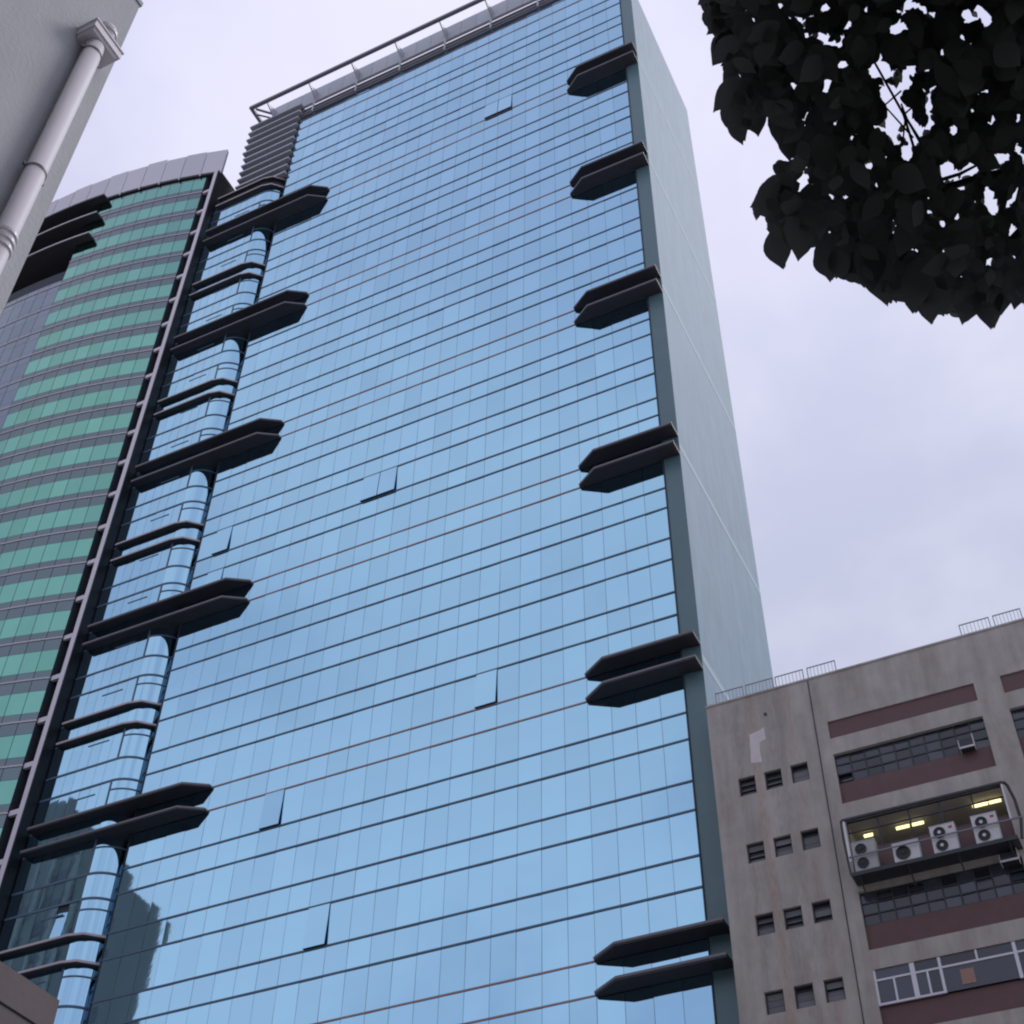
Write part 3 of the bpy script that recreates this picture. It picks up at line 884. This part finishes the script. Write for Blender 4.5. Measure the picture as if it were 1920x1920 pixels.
part('handrail', MB().bar((KX0 + 0.05, KY - 0.04, 28.25), (KX1 + 0.35, KY - 0.04, 28.27), 0.05, 0.05), M['rail'], kg)
for x in (-8.15, -6.55, -5.2, -3.72):
    part('stay', MB().bar((x, KY - 0.03, KZ0), (x, KY - 0.03, 28.24), 0.03, 0.03), M['steel'], kg)
part('side_hoop', MB().tube([(KX1 + 0.02, KY, KZ1), (KX1 + 0.12, KY + 0.1, KZ1 - 0.15), (KX1 + 0.22, KY + 0.2, KZ1 - 0.7), (KX1 + 0.24, KY + 0.25, KZ1 - 1.5), (KX1 + 0.1, KY + 0.2, KZ0)], 0.055, 8), M['steel'], kg)
part('left_hoop', MB().tube([(KX0 - 0.03, KY, KZ1), (KX0 - 0.06, KY + 0.05, KZ1 - 0.7), (KX0 - 0.03, KY + 0.05, 28.1), (KX0, KY, KZ0)], 0.04, 8), M['steel'], kg)
for x in (-9.0, -7.2, -5.4, -3.6):
    part('bracket', MB().bar((x, KY + 0.05, KZ0 - 0.07), (x, CY - 0.02, KZ0 - 0.55), 0.05, 0.05), M['steel'], kg)
def fan(parent, c, r, hub):
    o = part('fan_grille', MB().ring(c, r * 0.86, r, UY - 0.04, UY - 0.002).disc(c, r * 0.86, UY - 0.015, UY - 0.002), M['acdark'], parent)
    for k in range(6):
        a = k * math.pi / 6
        part('grille_wire', MB().bar((c[0] - r * 0.9 * math.cos(a), UY - 0.035, c[1] - r * 0.9 * math.sin(a)), (c[0] + r * 0.9 * math.cos(a), UY - 0.035, c[1] + r * 0.9 * math.sin(a)), 0.008, 0.008), M['steel'], o)
    part('fan_hub', MB().disc(c, r * (0.30 if hub else 0.16), UY - 0.05, UY - 0.016, 14), M['acwhite' if hub else 'acdark'], o)
UY = KY + 0.06
units = [(-9.10, -8.22, 28.86, 2, 'acgrey', False, 'aged grey outdoor unit with two stacked fans at the left of the cage'),
         (-7.64, -6.68, 28.42, 1, 'acwhite', False, 'single large fan outdoor unit with a pale lid in the cage'),
         (-6.20, -5.30, 28.75, 2, 'acwhite', True, 'twin fan white outdoor unit in the middle right of the cage'),
         (-4.69, -3.80, 28.78, 2, 'acwhite', True, 'twin fan white outdoor unit at the right end of the cage')]
for x0, x1, zt, nf, m_, badge, lab in units:
    zb = KZ0 + 0.07
    t = thing('outdoor_unit', ((x0 + x1) / 2, UY + 0.2, zb), lab, 'air conditioner', 'outdoor units in the cage')
    part('casing', MB().box(x0, x1, UY, UY + 0.38, zb, zt).box(x0 + 0.1, x0 + 0.2, UY + 0.03, UY + 0.33, zb - 0.048, zb - 0.001).box(x1 - 0.2, x1 - 0.1, UY + 0.03, UY + 0.33, zb - 0.048, zb - 0.001), M[m_], t)
    part('lid', MB().box(x0 - 0.012, x1 + 0.012, UY - 0.012, UY + 0.392, zt + 0.001, zt + 0.03), M[m_], t)
    if nf == 2:
        for fz in (zb + (zt - zb) * 0.26, zb + (zt - zb) * 0.74):
            fan(t, (x0 + 0.33, fz), 0.215, badge)
        part('side_panel', MB().box(x0 + 0.62, x1 - 0.02, UY - 0.006, UY - 0.001, zb + 0.04, zt - 0.04), M[m_], t)
    else:
        fan(t, (x0 + 0.36, zb + 0.35), 0.27, False)
    if badge:
        part('badge', MB().box(x1 - 0.22, x1 - 0.08, UY - 0.012, UY - 0.0065, zt - 0.2, zt - 0.1), M['acred'], t)
# window air conditioners
for x0, x1, zb, zt, y0, lab in ((-4.50, -3.92, 32.1, 32.5, CY - 0.22, 'small window air conditioner in the top row of dark windows'), (-4.12, -3.46, 27.05, 27.35, CY - 0.30, 'window air conditioner on a bracket below the cage at right')):
    t = thing('window_cooler', ((x0 + x1) / 2, CY, zb), lab, 'air conditioner', 'window air conditioners on the concrete building')
    part('casing', MB().box(x0 + 0.03, x1 - 0.03, y0 + 0.04, CY + 0.15, zb, zt), M['steel'], t)
    part('side_plate', MB().box(x0, x0 + 0.028, y0 + 0.03, CY + 0.14, zb - 0.02, zt), M['acwhite'], t)
    part('side_plate', MB().box(x1 - 0.028, x1, y0 + 0.03, CY + 0.14, zb - 0.02, zt + 0.15), M['acwhite'], t)
    part('front_rim', MB().box(x0, x1, y0, y0 + 0.029, zb - 0.03, zb + 0.04), M['acwhite'], t)
# fluorescent tubes lit inside
tz = LZ1 - 0.12
for x0, x1, y, lab in ((-8.92, -8.58, 48.2, 'short lit ceiling tube above the aged outdoor unit'), (-7.66, -7.16, 48.2, 'left lit tube of the middle pair on the room ceiling'), (-7.06, -6.60, 48.2, 'right lit tube of the middle pair on the room ceiling'),
                       (-4.68, -4.12, 47.95, 'left lit tube of the right pair, the brightest'), (-4.06, -3.62, 47.95, 'right lit tube of the right pair near the pale post')):
    t = thing('ceiling_tube', ((x0 + x1) / 2, y, tz), lab, 'light', 'fluorescent tubes in the lit room')
    part('tube', MB().tube([(x0, y, tz), (x1, y, tz)], 0.055, 10), M['tube'], t)
    part('batten', MB().box(x0 - 0.03, x1 + 0.03, y - 0.05, y + 0.05, tz + 0.058, tz + 0.11), M['alu'], t)

# ================================================================== OFFICE BLOCK ACROSS THE STREET (seen mirrored in the glass)
of = thing('office_block', (-120, -11, GROUND), 'slate stepped office block seen mirrored in the lower left glass', 'building')
steps = [(-165, -111.5, 95.0), (-111.5, -104.8, 88.0), (-104.8, -101.8, 83.5), (-101.8, -99.0, 80.5)]
for a, b, zt in steps:
    part('wall', MB().box(a + 0.01, b, -14.5, -8, GROUND, zt), M['office'], of)
for a, b, zt in steps:
    z = 40.0
    while z < zt - 3:
        part('window_band', MB().box(a + 1.0, b - 0.8, -7.99, -7.93, z, z + 1.6), M['officewin'], of)
        z += 3.6
for i in range(17):
    x = -163 + 3.75 * i
    part('pier', MB().box(x, x + 0.7, -7.92, -7.6, 30, max(zt for a, b, zt in steps if a <= x < b) - 0.5), M['officepier'], of)
orng = random.Random(9)
for i in range(14):
    x = -110.5 + 0.8 * i
    zt = max(zt for a, b, zt in steps if a <= x < b)
    part('roof_box', MB().box(x, x + orng.uniform(0.3, 0.7), -8.6, -8.1, zt + 0.001, zt + orng.uniform(0.3, 1.7)), M['office'], of)
part('roof_rail', MB().bar((-104.7, -8.3, 85.4), (-99.2, -8.3, 82.4), 0.12, 0.12).bar((-101.0, -8.3, 80.5), (-101.0, -8.3, 83.6), 0.2, 0.2).bar((-99.6, -8.3, 80.5), (-99.6, -8.3, 82.8), 0.2, 0.2), M['office'], of)

for x0, x1, h, lab in ((-96, -58, 38, 'added unseen block behind the viewer at the left, shutting out low sky'), (-57, -14, 43, 'added unseen block straight behind the viewer, shutting out low sky'), (-13, 40, 36, 'added wide unseen block behind the viewer to the right, shutting out low sky')):
    t = thing('sky_blocker', ((x0 + x1) / 2, -16, GROUND), lab, 'building')  # unseen masses added behind the viewer to block low sky from the facades
    part('wall', MB().box(x0, x1, -26, -11, GROUND, h), M['blocker'], t)
    z = 4.0
    while z < h - 3:
        part('window_band', MB().box(x0 + 1.0, x1 - 1.0, -10.99, -10.93, z, z + 1.6), M['officewin'], t)
        z += 3.6

# ================================================================== TREE, upper right, close overhead
tr = thing('tree', (4.2, 3.4, GROUND), 'broad-leaved tree hanging dark backlit leaves over the upper right', 'tree')
def ray(px_, py_):
    return r2 * (px_ - 960) / 2647.128 - u2 * (py_ - 960) / 2647.128 + fw
F_ = 2647.128
OUT = [(1310, -10), (1318, 38), (1330, 62), (1342, 72), (1334, 122), (1352, 118), (1358, 150), (1340, 178), (1342, 205), (1360, 202), (1368, 235), (1395, 270), (1406, 242), (1425, 252), (1445, 232), (1468, 246), (1460, 275),
       (1484, 266), (1486, 296), (1440, 305), (1430, 350), (1408, 385), (1420, 412), (1435, 405), (1447, 450), (1473, 502), (1491, 452), (1499, 486), (1520, 460), (1541, 458), (1556, 478), (1562, 526), (1586, 526), (1612, 534), (1640, 546),
       (1670, 570), (1706, 560), (1712, 590), (1740, 576), (1750, 607), (1778, 588), (1812, 606), (1832, 568), (1846, 570), (1861, 618), (1878, 590), (1880, 550), (1905, 580), (1990, 600), (2300, 560), (2700, 300), (2900, -200), (2600, -700), (2000, -900), (1500, -700), (1330, -300)]
def inside(x, y, P):
    c = False
    n = len(P)
    j = n - 1
    for i in range(n):
        if (P[i][1] > y) != (P[j][1] > y) and x < (P[j][0] - P[i][0]) * (y - P[i][1]) / (P[j][1] - P[i][1]) + P[i][0]:
            c = not c
        j = i
    return c
GAPS = [(1650, 130, 30, 24, 0), (1668, 175, 26, 22, 0), (1690, 215, 30, 30, 0), (1712, 250, 22, 26, 0), (1670, 243, 16, 14, 0), (1776, 320, 18, 26, 0.2), (1822, 316, 15, 16, 0), (1798, 350, 12, 9, 0), (1857, 378, 12, 38, -0.3), (1700, 295, 13, 8, 0),
        (1680, 54, 13, 12, 0), (1548, 14, 14, 8, 0.3), (1543, 70, 13, 6, 0), (1550, 160, 8, 16, 0), (1579, 122, 12, 7, 0), (1850, 38, 10, 20, 0), (1812, 30, 10, 12, 0), (1502, 345, 11, 20, 0.3), (1454, 335, 5, 16, 0), (1853, 490, 9, 16, 0), (1810, 515, 9, 14, 0),
        (1905, 437, 16, 12, 0.4), (1880, 295, 16, 9, 0), (1740, 200, 7, 12, 0), (1745, 232, 8, 9, 0), (1790, 245, 7, 14, 0), (1578, 470, 14, 6, 0.4), (1735, 528, 10, 5, 0.4), (1798, 558, 9, 14, -0.4), (1818, 558, 6, 11, 0.4), (1703, 10, 12, 12, 0), (1710, 130, 8, 12, 0), (1630, 310, 8, 6, 0), (1700, 160, 6, 10, 0), (1590, 45, 6, 5, 0), (1512, 68, 5, 5, 0), (1370, 183, 7, 4, 0)]
grn = random.Random(5)
for _ in range(130):
    q_ = grn.uniform(1.2, 3.6)
    GAPS.append((grn.uniform(1340, 1925), grn.uniform(0, 590), q_ * grn.uniform(0.8, 2.0), q_, grn.uniform(0, 3)))
def in_gap(x, y):
    for gx_, gy_, a, b, t in GAPS:
        dx, dy = x - gx_, y - gy_
        c, s = math.cos(t), math.sin(t)
        if ((dx * c + dy * s) / a) ** 2 + ((-dx * s + dy * c) / b) ** 2 < 0.4:
            return True
    return False
# leaf outline (length 1 along -Z, tip at the bottom), folded a little along the midrib
prof = [(0.0, 0.0), (0.09, 0.06), (0.18, 0.17), (0.245, 0.30), (0.27, 0.43), (0.25, 0.56), (0.20, 0.68), (0.13, 0.79), (0.065, 0.89), (0.0, 1.0)]
def leaf_mesh(name, wide, droop, teeth):
    vs, fs = [], []
    n = len(prof)
    for i, (w, l) in enumerate(prof):
        k = (1 + teeth * (0.16 if i % 2 else -0.10)) * wide
        y = droop * l * l
        vs += [(-w * k, y + 0.04 * w, -l), (0, y, -l), (w * k, y + 0.04 * w, -l)]
    for i in range(n - 1):
        a, b = 3 * i, 3 * i + 3
        fs += [(a, a + 1, b + 1, b), (a + 1, a + 2, b + 2, b + 1)]
    fs = [q for q in fs]
    me = bpy.data.meshes.new(name)
    me.from_pydata(vs, [], fs)
    me.materials.append(M['leaf'])
    me.polygons.foreach_set('use_smooth', [True] * len(me.polygons))
    return me
leaf_kinds = [leaf_mesh('leaf', 1.0, 0.12, 0.0), leaf_mesh('leaf', 1.25, 0.2, 0.0), leaf_mesh('leaf', 0.8, 0.05, 0.0), leaf_mesh('leaf', 1.05, -0.15, 0.25)]
def project(p):
    d = p.dot(fw)
    return 960 + F_ * p.dot(r2) / d, 960 - F_ * p.dot(u2) / d
lr = random.Random(21)
leaf_outline = [(w * 1.05, 0, -l) for w, l in prof] + [(-w * 1.05, 0, -l) for w, l in prof[1:-1][::-1]]
leaves = []
def leaf_matrix(px_, py_, dist, size, ang, fwd, roll, yaw):
    """a leaf whose stalk is at the pixel ray, blade axis drooping (ang from straight down), face turned roughly down"""
    view = ray(px_, py_).normalized()
    p = view * dist
    axis = (-u2 * math.cos(ang) + r2 * math.sin(ang) + fw * fwd).normalized()
    nrm = (-view + axis.orthogonal().normalized() * roll + Vector((0, 0, -1)) * yaw)
    nrm = (nrm - axis * nrm.dot(axis)).normalized()
    side = nrm.cross(axis)
    rot = Matrix((side, nrm, -axis)).transposed()
    if rot.determinant() < 0:
        rot = Matrix((-side, nrm, -axis)).transposed()
    return Matrix.Translation(p) @ rot.to_4x4() @ Matrix.Scale(size, 4)
def try_leaf(mt, kind, key, inner=0, tol=0.0):
    pts = [mt @ Vector(q) for q in leaf_outline]
    if min(q.y for q in pts) < 1.2:
        return False
    ol = [project(q) for q in pts]
    for x, y in ol:
        if not inside(x + tol, y - tol, OUT) and not inside(x, y, OUT):
            return False
        if inner and not (inside(x - inner, y, OUT) and inside(x, y + inner, OUT)):
            return False
        if in_gap(x, y):
            return False
    lo_x, hi_x = min(q[0] for q in ol), max(q[0] for q in ol)
    lo_y, hi_y = min(q[1] for q in ol), max(q[1] for q in ol)
    for gx_, gy_, *_r in GAPS:
        if lo_x < gx_ < hi_x and lo_y < gy_ < hi_y and inside(gx_, gy_, ol):
            return False
    leaves.append((mt, kind, ol[0][0], ol[0][1], key))
    return True
# leaves whose tips make the lobes of the lower and left rim
TIPS = [(1334, 122, -0.5), (1340, 205, -0.7), (1395, 270, 0.35), (1425, 252, 0.1), (1460, 275, -0.2), (1408, 385, -1.1), (1435, 405, -0.3), (1473, 502, 0.25), (1499, 486, -0.1), (1541, 458, 0.2), (1562, 526, 0.1), (1586, 526, 0.1), (1612, 534, 0.2),
        (1640, 548, 0.1), (1672, 570, 0.3), (1712, 590, -0.1), (1750, 607, 0.15), (1778, 590, 0.3), (1812, 606, -0.2), (1861, 618, 0.05), (1878, 592, 0.2), (1905, 580, -0.1), (1318, 38, -0.9), (1484, 300, 0.0), (1325, 62, -0.8)]
for tx_, ty_, ang in TIPS:
    for rep_ in range(3):
        size = lr.uniform(0.13, 0.20) * (1.0 if rep_ == 0 else 0.75)
        dist = lr.uniform(4.4, 5.2)
        ang_ = ang + lr.uniform(-0.15, 0.15) * (rep_ + 0.2)
        L_ = size / dist * F_
        bx_, by_ = tx_ - math.sin(ang_) * L_, ty_ - math.cos(ang_) * L_
        mt = leaf_matrix(bx_, by_, dist, size, ang_, lr.uniform(-0.25, 0.1), lr.uniform(-0.35, 0.35), 0.3)
        x, y = project(mt @ Vector((0, 0, -1)))
        mt = leaf_matrix(bx_ + tx_ - x, by_ + ty_ - y, dist, size, ang_, 0.0, lr.uniform(-0.3, 0.3), 0.3)
        leaves.append((mt, lr.choice((0, 0, 1, 2)), tx_, ty_, size / dist))
def spread(n, box, dists, sizes, inner=0, tol=0.0):
    for _ in range(n):
        x, y = lr.uniform(box[0], box[2]), lr.uniform(box[1], box[3])
        dist, size = lr.uniform(*dists), lr.uniform(*sizes)
        mt = leaf_matrix(x, y, dist, size, lr.gauss(0.0, 0.9), lr.uniform(-0.7, 0.5), lr.uniform(-0.7, 0.7), 0.5)
        try_leaf(mt, lr.randrange(4), size / dist, inner, tol)
spread(5200, (1310, -120, 1960, 610), (4.3, 6.6), (0.075, 0.135), 0, 3.0)
spread(9500, (1310, -80, 1945, 615), (4.4, 6.6), (0.055, 0.10), 0, 2.0)
spread(4500, (1310, -60, 1945, 612), (5.0, 7.0), (0.03, 0.055), 8, 0.0)
spread(4200, (1300, -900, 2900, 600), (4.4, 7.2), (0.12, 0.22))
shown = [l for l in leaves if -20 < l[3] and l[2] < 1940]
shown.sort(key=lambda l: -l[4])
own = shown[:300]
own_id = {id(l) for l in own}
tb = BASE[tr.name]
for mt, kind, *_ in own:
    o = bpy.data.objects.new('leaf', leaf_kinds[kind])
    COL.objects.link(o)
    o.parent = tr
    o.matrix_local = Matrix.Translation([-c for c in tb]) @ mt
mb = MB()
for l in leaves:
    if id(l) in own_id:
        continue
    me = leaf_kinds[l[1]]
    mb.add([l[0] @ v.co for v in me.vertices], [tuple(p.vertices) for p in me.polygons])
part('foliage', mb, M['leaf'], tr, kind='stuff', smooth=True)
# trunk and limbs
def limb(pts, r0, r1, name='branch', n=10):
    k = len(pts)
    part(name, MB().tube(pts, [r0 + (r1 - r0) * i / (k - 1) for i in range(k)], n), M['bark'], tr)
def at(px_, py_, dist):
    return ray(px_, py_).normalized() * dist
limb([(4.2, 3.4, GROUND), (4.15, 3.4, 0.2), (4.25, 3.3, 1.8), (4.0, 3.2, 3.4), (3.6, 3.1, 4.6)], 0.24, 0.13, 'trunk', 14)
B0 = Vector((3.6, 3.1, 4.6))
limb([B0, at(2500, -200, 6.0), at(2100, 0, 5.9), at(1800, -60, 6.2), at(1560, -80, 6.4)], 0.09, 0.02)
limb([B0, at(2400, 200, 5.6), at(2050, 300, 5.5), at(1850, 330, 5.5), at(1600, 400, 5.4)], 0.045, 0.006)
limb([B0, (3.7, 3.3, 5.6), (3.3, 3.4, 6.6)], 0.1, 0.03)
limb([at(2050, 300, 5.5), at(1900, 450, 5.3), at(1780, 520, 5.2)], 0.03, 0.008)
limb([at(1800, -60, 6.2), at(1730, 330, 6.0), at(1694, 214, 5.9), at(1636, 110, 6.0), at(1600, 60, 6.1)][1:], 0.006, 0.004, 'twig', 6)
limb([at(1726, 268, 6.0), at(1700, 222, 5.95), at(1690, 195, 6.0)], 0.006, 0.004, 'twig', 6)
limb([at(1712, 258, 5.9), at(1660, 200, 6.0), at(1630, 185, 6.0)][0:2], 0.004, 0.003, 'twig', 6)
limb([at(1690, 170, 5.9), at(1650, 205, 5.9)], 0.004, 0.003, 'twig', 6)
limb([at(1698, 212, 5.9), at(1735, 180, 5.9)], 0.004, 0.003, 'twig', 6)
limb([at(1698, 215, 5.9), at(1692, 275, 5.9)], 0.004, 0.003, 'twig', 6)
limb([at(1700, 222, 5.9), at(1728, 265, 5.9)], 0.004, 0.003, 'twig', 6)
limb([at(1740, 345, 5.7), at(1800, 326, 5.7), at(1835, 308, 5.7)], 0.009, 0.005, 'twig', 6)
